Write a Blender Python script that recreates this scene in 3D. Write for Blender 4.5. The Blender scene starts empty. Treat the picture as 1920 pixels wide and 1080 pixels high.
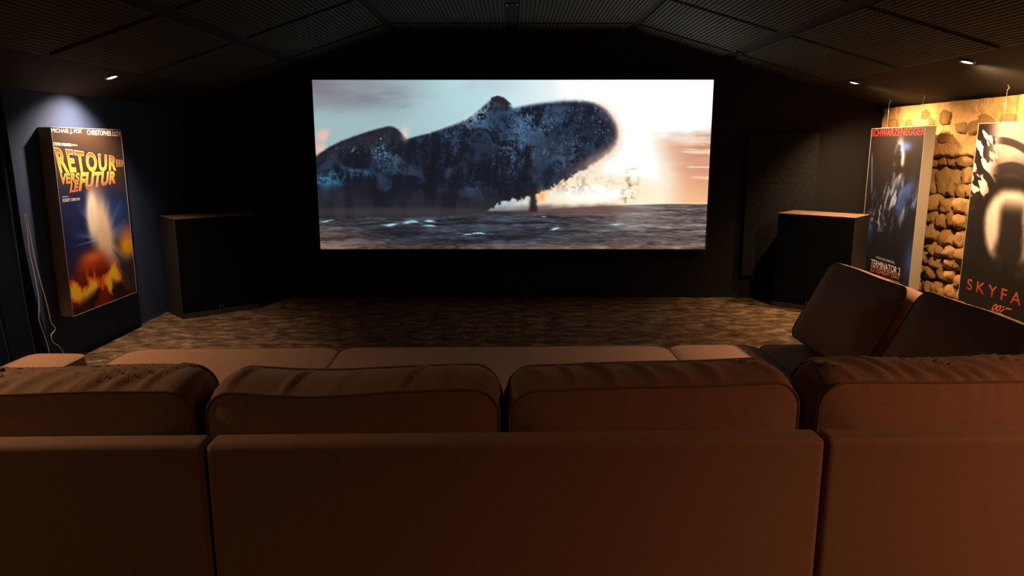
import bpy, bmesh, math, random
import numpy as np
from mathutils import Vector, Matrix, noise

# ------------------------------------------------------------------ camera, world, exposure
scene = bpy.context.scene
C = scene.collection
scene.view_settings.view_transform = 'Standard'
scene.view_settings.look = 'None'
scene.view_settings.gamma = 1.0
scene.view_settings.exposure = 0.0
scene.view_settings.use_curve_mapping = False

cam_data = bpy.data.cameras.new('camera')
cam_data.lens = 36.0 * 1370 / 1920
cam_data.sensor_width = 36.0
cam_data.clip_start = 0.05
cam = bpy.data.objects.new('camera', cam_data)
cam.location = (0, 0, 1.5)
cam.rotation_euler = (math.radians(90) - math.atan(267 / 1370), 0, 0)
C.objects.link(cam)
scene.camera = cam

world = bpy.data.worlds.new('world')
world.use_nodes = True
world.node_tree.nodes['Background'].inputs[0].default_value = (0, 0, 0, 1)
world.node_tree.nodes['Background'].inputs[1].default_value = 0.0
scene.world = world

# lamps of the room: recessed downlights along both long sides, (x, y, watts, aim point, cone degrees, blend)
WARM = (1.0, 0.64, 0.33)
AMBER = (1.0, 0.46, 0.21)
DOWNLIGHTS = [
    # wall-washing lamps over the three posters
    (-2.85, 5.39, 150.0, (-3.30, 5.25, 0.3), 120, 0.9, (1.0, 0.73, 0.52), 'glowing recessed downlight above the poster on the blue wall'),
    (2.97, 6.56, 280.0, (3.60, 6.50, 0.4), 134, 1.0, WARM, 'farther glowing downlight in the right ceiling slope, nearest the screen'),
    (2.97, 4.96, 240.0, (3.60, 5.15, 0.4), 152, 0.9, WARM, 'nearer glowing downlight in the right ceiling slope, above the stone wall'),
    # the rows go on beside and behind the sofa
    (-2.85, 3.79, 130.0, (-2.4, 3.79, 0.0), 93, 1.0, WARM, 'recessed downlight over the dark blue curtain'),
    (-2.85, 2.19, 115.0, (-2.15, 2.19, 0.5), 100, 1.0, WARM, 'recessed downlight at the left end of the sofa'),
    (-2.85, 0.59, 17.0, (-1.8, 1.2, 0.0), 110, 0.8, WARM, 'recessed downlight behind the sofa on the left'),
    (2.97, 3.36, 520.0, (2.42, 3.4, 0.4), 92, 1.0, WARM, 'recessed downlight over the right return of the sofa'),
    (2.97, 1.76, 48.0, (2.5, 1.9, 0.0), 100, 1.0, AMBER, 'recessed downlight at the right end of the sofa'),
    (2.97, 0.16, 168.0, (2.35, 1.3, 0.2), 106, 1.0, AMBER, 'recessed downlight behind the sofa on the right'),
]
SCREEN_GLOW = 1.0

# ------------------------------------------------------------------ helpers
rnd = random.Random(7)

def s2l(c):
    c = np.asarray(c, dtype=np.float64)
    return np.where(c <= 0.04045, c / 12.92, ((c + 0.055) / 1.055) ** 2.4)

def rgb(r, g, b):
    v = s2l(np.array([r, g, b]) / 255.0)
    return (float(v[0]), float(v[1]), float(v[2]), 1.0)

MATS = {}
def mat(name, col=(0.5, 0.5, 0.5, 1), rough=0.7, metal=0.0, spec=0.3, noise_scale=None, col2=None,
        bump=0.0, bump_scale=200.0, stretch=(1, 1, 1), sheen=0.0, detail=4.0, lo=0.35, hi=0.65):
    if name in MATS:
        return MATS[name]
    m = bpy.data.materials.new(name)
    m.use_nodes = True
    nt = m.node_tree
    b = nt.nodes['Principled BSDF']
    b.inputs['Base Color'].default_value = col
    b.inputs['Roughness'].default_value = rough
    b.inputs['Metallic'].default_value = metal
    b.inputs['Specular IOR Level'].default_value = spec
    b.inputs['Sheen Weight'].default_value = sheen
    if noise_scale or bump:
        tc = nt.nodes.new('ShaderNodeTexCoord')
        mp = nt.nodes.new('ShaderNodeMapping')
        mp.inputs['Scale'].default_value = stretch
        nt.links.new(tc.outputs['Object'], mp.inputs['Vector'])
    if noise_scale:
        n = nt.nodes.new('ShaderNodeTexNoise')
        n.inputs['Scale'].default_value = noise_scale
        n.inputs['Detail'].default_value = detail
        nt.links.new(mp.outputs[0], n.inputs['Vector'])
        r = nt.nodes.new('ShaderNodeValToRGB')
        r.color_ramp.elements[0].position = lo
        r.color_ramp.elements[1].position = hi
        r.color_ramp.elements[0].color = col
        r.color_ramp.elements[1].color = col2 or col
        nt.links.new(n.outputs['Fac'], r.inputs['Fac'])
        nt.links.new(r.outputs['Color'], b.inputs['Base Color'])
    if bump:
        n2 = nt.nodes.new('ShaderNodeTexNoise')
        n2.inputs['Scale'].default_value = bump_scale
        n2.inputs['Detail'].default_value = 3.0
        nt.links.new(mp.outputs[0], n2.inputs['Vector'])
        bp = nt.nodes.new('ShaderNodeBump')
        bp.inputs['Strength'].default_value = bump
        bp.inputs['Distance'].default_value = 0.01
        nt.links.new(n2.outputs['Fac'], bp.inputs['Height'])
        nt.links.new(bp.outputs['Normal'], b.inputs['Normal'])
    MATS[name] = m
    return m

def attr_mat(name, emit=0.0, rough=0.6, spec=0.25):
    """printed or projected picture: colour from the mesh's own colour attribute"""
    m = bpy.data.materials.new(name)
    m.use_nodes = True
    nt = m.node_tree
    b = nt.nodes['Principled BSDF']
    a = nt.nodes.new('ShaderNodeAttribute')
    a.attribute_name = 'print'
    b.inputs['Roughness'].default_value = rough
    b.inputs['Specular IOR Level'].default_value = spec
    if emit:
        b.inputs['Base Color'].default_value = (0.02, 0.02, 0.02, 1)
        nt.links.new(a.outputs['Color'], b.inputs['Emission Color'])
        b.inputs['Emission Strength'].default_value = emit
    else:
        nt.links.new(a.outputs['Color'], b.inputs['Base Color'])
    return m

def emis_mat(name, col, strength):
    m = bpy.data.materials.new(name)
    m.use_nodes = True
    b = m.node_tree.nodes['Principled BSDF']
    b.inputs['Base Color'].default_value = (0.8, 0.8, 0.8, 1)
    b.inputs['Emission Color'].default_value = (*col, 1)
    b.inputs['Emission Strength'].default_value = strength
    return m

def link(name, me, m=None, parent=None, smooth=False):
    if m is not None:
        me.materials.append(m)
    o = bpy.data.objects.new(name, me)
    C.objects.link(o)
    if parent is not None:
        o.parent = parent
    if smooth:
        me.polygons.foreach_set('use_smooth', [True] * len(me.polygons))
    return o

def pydata(name, verts, faces, m=None, parent=None, smooth=False):
    me = bpy.data.meshes.new(name)
    me.from_pydata([tuple(v) for v in verts], [], [tuple(f) for f in faces])
    me.update()
    return link(name, me, m, parent, smooth)

def from_bm(name, bm, m=None, parent=None, smooth=False):
    me = bpy.data.meshes.new(name)
    bm.normal_update()
    bm.to_mesh(me)
    bm.free()
    return link(name, me, m, parent, smooth)

def empty(name, loc=(0, 0, 0), rz=0.0):
    o = bpy.data.objects.new(name, None)
    o.empty_display_size = 0.1
    o.location = loc
    o.rotation_euler = (0, 0, rz)
    C.objects.link(o)
    return o

def tag(o, label=None, cat=None, group=None, kind=None):
    if label: o['label'] = label
    if cat: o['category'] = cat
    if group: o['group'] = group
    if kind: o['kind'] = kind
    return o

def box_bm(x0, x1, y0, y1, z0, z1, r=0.0, seg=3, bm=None):
    nb = bmesh.new()
    bmesh.ops.create_cube(nb, size=1.0)
    for v in nb.verts:
        v.co = Vector(((x0 + x1) / 2 + v.co.x * (x1 - x0), (y0 + y1) / 2 + v.co.y * (y1 - y0), (z0 + z1) / 2 + v.co.z * (z1 - z0)))
    if r > 0:
        bmesh.ops.bevel(nb, geom=nb.edges[:], offset=r, segments=seg, affect='EDGES', profile=0.5)
    if bm is None:
        return nb
    me = bpy.data.meshes.new('tmp'); nb.to_mesh(me); nb.free(); bm.from_mesh(me); bpy.data.meshes.remove(me)
    return bm

def box(name, x0, x1, y0, y1, z0, z1, m, parent=None, r=0.0, seg=3):
    return from_bm(name, box_bm(x0, x1, y0, y1, z0, z1, r, seg), m, parent, smooth=(r > 0 and seg > 2))

def tube(name, pts, rad, m, parent=None, sides=8, closed=False):
    pts = [Vector(p) for p in pts]
    n = len(pts)
    verts, faces = [], []
    prev = None
    for i, p in enumerate(pts):
        if closed:
            t = pts[(i + 1) % n] - pts[i - 1]
        else:
            t = pts[min(i + 1, n - 1)] - pts[max(i - 1, 0)]
        t.normalize()
        if prev is None:
            a = t.orthogonal().normalized()
        else:
            a = (prev - t * prev.dot(t))
            a = a.normalized() if a.length > 1e-6 else t.orthogonal().normalized()
        prev = a
        b = t.cross(a)
        for k in range(sides):
            an = 2 * math.pi * k / sides
            verts.append(p + rad * (math.cos(an) * a + math.sin(an) * b))
    m_ = n if closed else n - 1
    for i in range(m_):
        for k in range(sides):
            j = (i + 1) % n
            faces.append((i * sides + k, i * sides + (k + 1) % sides, j * sides + (k + 1) % sides, j * sides + k))
    if not closed:
        faces.append(tuple(range(sides - 1, -1, -1)))
        faces.append(tuple(range((n - 1) * sides, n * sides)))
    return pydata(name, verts, faces, m, parent, smooth=True)

def catmull(pts, sub=8):
    P = [Vector(p) for p in pts]
    P = [P[0]] + P + [P[-1]]
    out = []
    for i in range(1, len(P) - 2):
        for s in range(sub):
            t = s / sub
            a, b, c, d = P[i - 1], P[i], P[i + 1], P[i + 2]
            out.append(0.5 * ((2 * b) + (c - a) * t + (2 * a - 5 * b + 4 * c - d) * t * t + (3 * b - a - 3 * c + d) * t ** 3))
    out.append(P[-2])
    return out

# numpy noise for the printed and projected pictures
_tab = np.random.RandomState(11).rand(256, 256)
def vnoise(x, y, seed=0):
    x = x + seed * 17.3; y = y + seed * 9.7
    xi = np.floor(x).astype(int); yi = np.floor(y).astype(int)
    fx = x - xi; fy = y - yi
    fx = fx * fx * (3 - 2 * fx); fy = fy * fy * (3 - 2 * fy)
    g = lambda a, b: _tab[a % 256, b % 256]
    return (g(xi, yi) * (1 - fx) * (1 - fy) + g(xi + 1, yi) * fx * (1 - fy) + g(xi, yi + 1) * (1 - fx) * fy + g(xi + 1, yi + 1) * fx * fy)
def fbm(x, y, seed=0, octv=4):
    s = 0; a = 0.5; t = 0
    for i in range(octv):
        s = s + a * vnoise(x * 2 ** i, y * 2 ** i, seed + i); t += a; a *= 0.5
    return s / t
def ss(a, b, x):
    t = np.clip((x - a) / (b - a), 0, 1)
    return t * t * (3 - 2 * t)
def mixc(img, col, k):
    col = np.array(col, dtype=float) / 255.0
    return img * (1 - k[..., None]) + col * k[..., None]
def poly_sd(px, py, pts):
    """signed distance to a polygon, negative inside"""
    d = np.full(px.shape, 1e9); inside = np.zeros(px.shape, bool)
    n = len(pts)
    for i in range(n):
        ax, ay = pts[i]; bx, by = pts[(i + 1) % n]
        ex, ey = bx - ax, by - ay
        wx, wy = px - ax, py - ay
        t = np.clip((wx * ex + wy * ey) / (ex * ex + ey * ey + 1e-12), 0, 1)
        d = np.minimum(d, (wx - ex * t) ** 2 + (wy - ey * t) ** 2)
        cond = ((ay > py) != (by > py)) & (px < (bx - ax) * (py - ay) / ((by - ay) if abs(by - ay) > 1e-12 else 1e-12) + ax)
        inside ^= cond
    d = np.sqrt(d)
    return np.where(inside, -d, d)
def blob(U, V, cu, cv, ru, rv, p=2.0):
    return np.exp(-(((U - cu) / ru) ** 2 + ((V - cv) / rv) ** 2) ** (p / 2))

def picture(name, W, H, nx, ny, paint, m, parent, y=0.0, z0=0.0):
    """a flat sheet facing -Y whose vertices carry the picture"""
    u = np.linspace(0, 1, nx); v = np.linspace(0, 1, ny)
    U, V = np.meshgrid(u, v)
    img = s2l(np.clip(paint(U, V), 0, 1.6))
    me = bpy.data.meshes.new(name)
    co = np.empty((ny * nx, 3))
    co[:, 0] = (U.ravel() - 0.5) * W
    co[:, 1] = y
    co[:, 2] = z0 + (1 - V.ravel()) * H
    me.vertices.add(nx * ny)
    me.vertices.foreach_set('co', co.ravel())
    i = np.arange((ny - 1) * (nx - 1)); r = i // (nx - 1); c = i % (nx - 1)
    a = r * nx + c
    quads = np.stack([a, a + nx, a + nx + 1, a + 1], 1)
    nf = len(quads)
    me.loops.add(nf * 4); me.loops.foreach_set('vertex_index', quads.ravel())
    me.polygons.add(nf); me.polygons.foreach_set('loop_start', np.arange(nf) * 4)
    me.update(calc_edges=True)
    at = me.color_attributes.new('print', 'FLOAT_COLOR', 'POINT')
    rgba = np.ones((nx * ny, 4)); rgba[:, :3] = img.reshape(-1, 3)
    at.data.foreach_set('color', rgba.ravel())
    return link(name, me, m, parent)

# ------------------------------------------------------------------ materials
M = {}
M['wall_black'] = mat('matt_black_paint', rgb(22, 19, 19), 0.85, spec=0.15, bump=0.05, bump_scale=150)
M['wall_blue'] = mat('navy_wall_paint', rgb(48, 61, 90), 0.8, spec=0.2, bump=0.08, bump_scale=160)
M['wall_rear'] = mat('brown_rear_wall_paint', rgb(92, 62, 46), 0.85, spec=0.15)
M['ceiling'] = mat('charcoal_ceiling_paint', rgb(40, 36, 33), 0.85, spec=0.15)
M['slot_panel'] = mat('dark_slotted_panel', rgb(58, 58, 46), 0.75, spec=0.2, noise_scale=30, col2=rgb(64, 63, 50))
M['fabric'] = mat('taupe_sofa_fabric', rgb(138, 100, 81), 0.9, spec=0.15, noise_scale=260, col2=rgb(154, 114, 93), bump=0.25, bump_scale=700, sheen=0.15)
M['piping'] = mat('dark_piping_cord', rgb(120, 90, 72), 0.85, spec=0.15)
M['speaker'] = mat('black_speaker_paint', rgb(46, 40, 36), 0.6, spec=0.3, bump=0.1, bump_scale=300)
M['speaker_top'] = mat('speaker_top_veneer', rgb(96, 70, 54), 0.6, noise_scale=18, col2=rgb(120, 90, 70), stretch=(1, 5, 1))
M['grille'] = mat('black_grille_cloth', rgb(10, 10, 10), 0.95, spec=0.05, bump=0.2, bump_scale=900)
M['absorber'] = mat('black_velvet_cloth', rgb(26, 25, 26), 0.95, spec=0.05, noise_scale=30, col2=rgb(34, 33, 34), bump=0.2, bump_scale=300)
M['curtain'] = mat('navy_velvet_curtain', rgb(22, 29, 48), 0.9, spec=0.1)
M['cable'] = mat('white_cable_plastic', rgb(215, 205, 190), 0.5)
M['panel_side'] = mat('grey_poster_frame', rgb(152, 140, 126), 0.75, spec=0.2)
M['edge'] = mat('pale_poster_edge', rgb(150, 140, 130), 0.6, spec=0.2)
M['screen_frame'] = mat('black_screen_frame', rgb(24, 24, 26), 0.6, spec=0.3)
M['trim_ring'] = mat('black_downlight_ring', rgb(40, 38, 36), 0.4, metal=0.3)
M['wire'] = mat('steel_hanging_wire', rgb(180, 170, 160), 0.35, metal=0.8)
M['feet'] = mat('dark_wood_foot', rgb(46, 32, 24), 0.5)
M['grey_mark'] = mat('grey_badge_metal', rgb(150, 150, 150), 0.4, metal=0.4)
M['print'] = attr_mat('poster_print')
M['projection'] = attr_mat('projected_picture', emit=SCREEN_GLOW)
M['lamp'] = emis_mat('lamp_glow', (1.0, 0.86, 0.68), 14.0)
M['lamp_off'] = mat('unlit_lamp_glass', rgb(30, 30, 30), 0.2)

# carpet: brown velvety pile, mottled shading of its uneven lie put into the colour
def carpet_mat():
    m = bpy.data.materials.new('pile_shaded_brown_carpet'); m.use_nodes = True
    nt = m.node_tree; b = nt.nodes['Principled BSDF']
    b.inputs['Roughness'].default_value = 0.95
    b.inputs['Specular IOR Level'].default_value = 0.1
    tc = nt.nodes.new('ShaderNodeTexCoord')
    mp = nt.nodes.new('ShaderNodeMapping'); mp.inputs['Scale'].default_value = (0.62, 0.95, 1)
    nt.links.new(tc.outputs['Object'], mp.inputs['Vector'])
    n1 = nt.nodes.new('ShaderNodeTexNoise'); n1.inputs['Scale'].default_value = 11.0; n1.inputs['Detail'].default_value = 6; n1.inputs['Roughness'].default_value = 0.62; n1.inputs['Distortion'].default_value = 0.6
    n2 = nt.nodes.new('ShaderNodeTexNoise'); n2.inputs['Scale'].default_value = 90; n2.inputs['Detail'].default_value = 3
    for n in (n1, n2): nt.links.new(mp.outputs[0], n.inputs['Vector'])
    r = nt.nodes.new('ShaderNodeValToRGB')
    e = r.color_ramp.elements
    e[0].position = 0.36; e[0].color = rgb(48, 34, 25)
    e[1].position = 0.66; e[1].color = rgb(136, 110, 84)
    q = e.new(0.5); q.color = rgb(86, 65, 47)
    mx = nt.nodes.new('ShaderNodeMix'); mx.data_type = 'FLOAT'; mx.inputs[0].default_value = 0.22
    nt.links.new(n1.outputs['Fac'], mx.inputs[2]); nt.links.new(n2.outputs['Fac'], mx.inputs[3])
    nt.links.new(mx.outputs[0], r.inputs['Fac'])
    nt.links.new(r.outputs['Color'], b.inputs['Base Color'])
    bp = nt.nodes.new('ShaderNodeBump'); bp.inputs['Strength'].default_value = 0.6; bp.inputs['Distance'].default_value = 0.02
    nt.links.new(mx.outputs[0], bp.inputs['Height']); nt.links.new(bp.outputs['Normal'], b.inputs['Normal'])
    return m
M['carpet'] = carpet_mat()

def stone_mat():
    m = bpy.data.materials.new('sandstone'); m.use_nodes = True
    nt = m.node_tree; b = nt.nodes['Principled BSDF']
    b.inputs['Roughness'].default_value = 0.95
    b.inputs['Specular IOR Level'].default_value = 0.1
    tc = nt.nodes.new('ShaderNodeTexCoord')
    n1 = nt.nodes.new('ShaderNodeTexNoise'); n1.inputs['Scale'].default_value = 6; n1.inputs['Detail'].default_value = 5
    nt.links.new(tc.outputs['Object'], n1.inputs['Vector'])
    oi = nt.nodes.new('ShaderNodeObjectInfo')
    ad = nt.nodes.new('ShaderNodeMath'); ad.operation = 'MULTIPLY_ADD'; ad.inputs[1].default_value = 0.25; 
    nt.links.new(oi.outputs['Random'], ad.inputs[0]); nt.links.new(n1.outputs['Fac'], ad.inputs[2])
    r = nt.nodes.new('ShaderNodeValToRGB'); e = r.color_ramp.elements
    e[0].position = 0.35; e[0].color = rgb(166, 122, 74); e[1].position = 0.85; e[1].color = rgb(204, 162, 106)
    nt.links.new(ad.outputs[0], r.inputs['Fac']); nt.links.new(r.outputs['Color'], b.inputs['Base Color'])
    n2 = nt.nodes.new('ShaderNodeTexNoise'); n2.inputs['Scale'].default_value = 38; n2.inputs['Detail'].default_value = 5; n2.inputs['Roughness'].default_value = 0.65
    nt.links.new(tc.outputs['Object'], n2.inputs['Vector'])
    bp = nt.nodes.new('ShaderNodeBump'); bp.inputs['Strength'].default_value = 0.9; bp.inputs['Distance'].default_value = 0.02
    nt.links.new(n2.outputs['Fac'], bp.inputs['Height']); nt.links.new(bp.outputs['Normal'], b.inputs['Normal'])
    return m
M['stone'] = stone_mat()

# ------------------------------------------------------------------ the room
XL, XR, YB, YF = -3.17, 3.65, 7.2, -1.7
def structure(o):
    o['kind'] = 'structure'; return o

structure(box('floor', XL - 0.1, XR + 0.2, YF - 0.1, YB + 0.1, -0.1, 0.0, M['carpet']))
structure(box('wall_left', XL - 0.1, XL, YF, YB, 0.0, 1.87, M['wall_blue']))
# gable-shaped end walls under the folded ceiling
CEIL = [(XL, 1.86), (-2.75, 2.02), (-1.1, 2.57), (1.1, 2.57), (2.9, 2.06), (XR, 1.848)]
def ceil_z(x):
    for (xa, za), (xb, zb) in zip(CEIL, CEIL[1:]):
        if xa <= x <= xb:
            return za + (zb - za) * (x - xa) / (xb - xa)
    return CEIL[-1][1]
def ceil_angle(x):
    for (xa, za), (xb, zb) in zip(CEIL, CEIL[1:]):
        if xa <= x <= xb:
            return math.atan2(zb - za, xb - xa)
    return 0
def gable(name, y0, y1, m):
    prof = [(XL - 0.1, 0.0)] + [(XL - 0.1, 1.86)] + CEIL[1:-1] + [(XR + 0.2, 1.848), (XR + 0.2, 0.0)]
    n = len(prof)
    v = [(x, y0, z) for x, z in prof] + [(x, y1, z) for x, z in prof]
    f = [tuple(range(n)), tuple(range(2 * n - 1, n - 1, -1))] + [(i, (i + 1) % n + 0, (i + 1) % n + n, i + n) for i in range(n)]
    o = pydata(name, v, f, m)
    return structure(o)
gable('wall_back', YB, YB + 0.1, M['wall_black'])
gable('wall_front', YF - 0.1, YF, M['wall_rear'])

n = len(CEIL)
cv = [(x, YF - 0.1, z) for x, z in CEIL] + [(x, YB + 0.1, z) for x, z in CEIL] + [(x, YF - 0.1, z + 0.1) for x, z in CEIL] + [(x, YB + 0.1, z + 0.1) for x, z in CEIL]
cf = []
for i in range(n - 1):
    cf.append((i, i + 1, n + i + 1, n + i))
    cf.append((2 * n + i, 3 * n + i, 3 * n + i + 1, 2 * n + i + 1))
cf += [(0, n, 3 * n, 2 * n), (n - 1, 3 * n - 1, 4 * n - 1, 2 * n - 1)]
ceiling = structure(pydata('ceiling', cv, cf, M['ceiling']))

# slotted acoustic panels, a real groove every 32 mm, bare strips between them
PANEL_MESH = {}
def panel_mesh(w, l):
    key = (round(w, 3), round(l, 3))
    if key in PANEL_MESH:
        return PANEL_MESH[key]
    pitch, gw, gd = 0.032, 0.010, 0.010
    k = int(w / pitch)
    prof = [(-w / 2, 0.0), (-w / 2, -0.014)]
    x = -k * pitch / 2 + pitch / 2
    for i in range(k):
        c = x + i * pitch
        prof += [(c - gw / 2, -0.014), (c - gw / 2, -0.014 + gd), (c + gw / 2, -0.014 + gd), (c + gw / 2, -0.014)]
    prof += [(w / 2, -0.014), (w / 2, 0.0)]
    m_ = len(prof)
    v = [(a, -l / 2, b) for a, b in prof] + [(a, l / 2, b) for a, b in prof]
    f = [(i, i + 1, i + 1 + m_, i + m_) for i in range(m_ - 1)]
    f.append((m_ - 1, 0, m_, 2 * m_ - 1))
    f += [tuple(range(m_ - 1, -1, -1)), tuple(range(m_, 2 * m_))]
    me = bpy.data.meshes.new('ceiling_panel')
    me.from_pydata(v, [], f); me.update(); me.materials.append(M['slot_panel'])
    PANEL_MESH[key] = me
    return me
cols = [(-2.72, -2.06), (-1.95, -1.14), (-1.06, -0.06), (0.06, 1.06), (1.14, 1.95), (2.06, 2.86)]
rows = [(6.80, 7.18), (5.64, 6.72), (4.48, 5.56), (3.32, 4.40), (2.16, 3.24), (1.0, 2.08), (-0.16, 0.92), (-1.32, -0.24)]
for xa, xb in cols:
    an = ceil_angle((xa + xb) / 2)
    for ya, yb in rows:
        me = panel_mesh((xb - xa) / math.cos(an), yb - ya)
        o = bpy.data.objects.new('ceiling_panel', me)
        C.objects.link(o)
        o.parent = ceiling
        xm = (xa + xb) / 2
        o.location = (xm, (ya + yb) / 2, ceil_z(xm) + 0.001)
        o.rotation_euler = (0, -an, 0)

# rough stone wall on the right: mortar bed with a thicker upper band, stones set into the lower part
LEDGE = 1.405
def bed_x(y, z):
    lz = LEDGE + 0.025 * noise.noise(Vector((y * 4.0, 0, 3))) + 0.012 * noise.noise(Vector((y * 15, 0, 5)))
    up = 1 / (1 + math.exp(-max(-40, min(40, (z - lz) / 0.008))))
    d = 0.085 * up
    d += 0.020 * noise.noise(Vector((y * 3.2, z * 4.0, 1))) + 0.012 * noise.noise(Vector((y * 11, z * 13, 2)))
    if up > 0.5:
        c = noise.cell_vector(Vector((0, 0, 0)))
        d += 0.022 * (noise.voronoi(Vector((y * 4.2, z * 6.5, 4)))[0][1] - noise.voronoi(Vector((y * 4.2, z * 6.5, 4)))[0][0])
    return XR - d
ys = list(np.arange(YF, 3.0, 0.12)) + list(np.arange(3.0, YB + 0.001, 0.018))
zs = list(np.arange(0.0, 1.30, 0.05)) + list(np.arange(1.30, 1.845, 0.012)) + [1.85]
v, f = [], []
for z in zs:
    for y in ys:
        v.append((bed_x(y, z), y, z))
ny_, nz_ = len(ys), len(zs)
for j in range(nz_ - 1):
    for i in range(ny_ - 1):
        a = j * ny_ + i
        f.append((a, a + ny_, a + ny_ + 1, a + 1))
# closed back so that the wall has thickness
b0 = len(v)
v += [(XR + 0.2, YF, 0), (XR + 0.2, YB, 0), (XR + 0.2, YB, 1.85), (XR + 0.2, YF, 1.85)]
f += [(b0, b0 + 1, b0 + 2, b0 + 3),
      (0, ny_ - 1, b0 + 1, b0), ((nz_ - 1) * ny_, b0 + 3, b0 + 2, nz_ * ny_ - 1),
      (0, b0, b0 + 3, (nz_ - 1) * ny_), (ny_ - 1, nz_ * ny_ - 1, b0 + 2, b0 + 1)]
wall_right = structure(pydata('wall_right', v, f, M['stone'], smooth=True))

STONES = []
for s in range(10):
    bm = bmesh.new()
    bmesh.ops.create_icosphere(bm, subdivisions=3, radius=1.0)
    for vv in bm.verts:
        p = vv.co.copy()
        # squarish pebble
        p = Vector([math.copysign(abs(c) ** 0.72, c) for c in p])
        p *= 1 + 0.22 * noise.noise(p * 1.3 + Vector((s * 9.1, 0, 0))) + 0.20 * noise.noise(p * 2.7 + Vector((0, s * 5.3, 0))) + 0.09 * noise.noise(p * 6 + Vector((0, 0, s * 3)))
        vv.co = p
    me = bpy.data.meshes.new('stone'); bm.to_mesh(me); bm.free()
    me.materials.append(M['stone'])
    me.polygons.foreach_set('use_smooth', [True] * len(me.polygons))
    STONES.append(me)
def stone(y, z, sx, sy, sz):
    o = bpy.data.objects.new('stone', rnd.choice(STONES))
    C.objects.link(o); o.parent = wall_right
    o.location = (XR - 0.01 - 0.35 * sx, y, z); o.scale = (sx, sy, sz)
    o.rotation_euler = (rnd.uniform(-0.18, 0.18), rnd.uniform(-0.15, 0.15), rnd.choice((0, math.pi)) + rnd.uniform(-0.15, 0.15))
z = 0.07; row = 0
while z < 1.40:
    h = rnd.uniform(0.055, 0.075)
    y = 3.55 + rnd.uniform(0, 0.15)
    while y < 7.12:
        w = rnd.uniform(0.055, 0.115)
        flat = 0.55 if z > 1.05 else 1.0
        stone(y + w, z + rnd.uniform(-0.02, 0.02), rnd.uniform(0.06, 0.088) * flat, w * 0.97, h * rnd.uniform(0.9, 1.1))
        y += 2 * w + rnd.uniform(-0.005, 0.012)
    z += 2 * h * 0.93
# low-relief stones in the plastered upper band
for k in range(26):
    y = rnd.uniform(4.0, 7.1); zz = rnd.uniform(1.53, 1.80)
    o = bpy.data.objects.new('stone', rnd.choice(STONES)); C.objects.link(o); o.parent = wall_right
    o.location = (XR - 0.085, y, zz); o.scale = (0.022, rnd.uniform(0.06, 0.11), rnd.uniform(0.04, 0.06))
    o.rotation_euler = (rnd.uniform(-0.3, 0.3), 0, 0)

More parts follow.
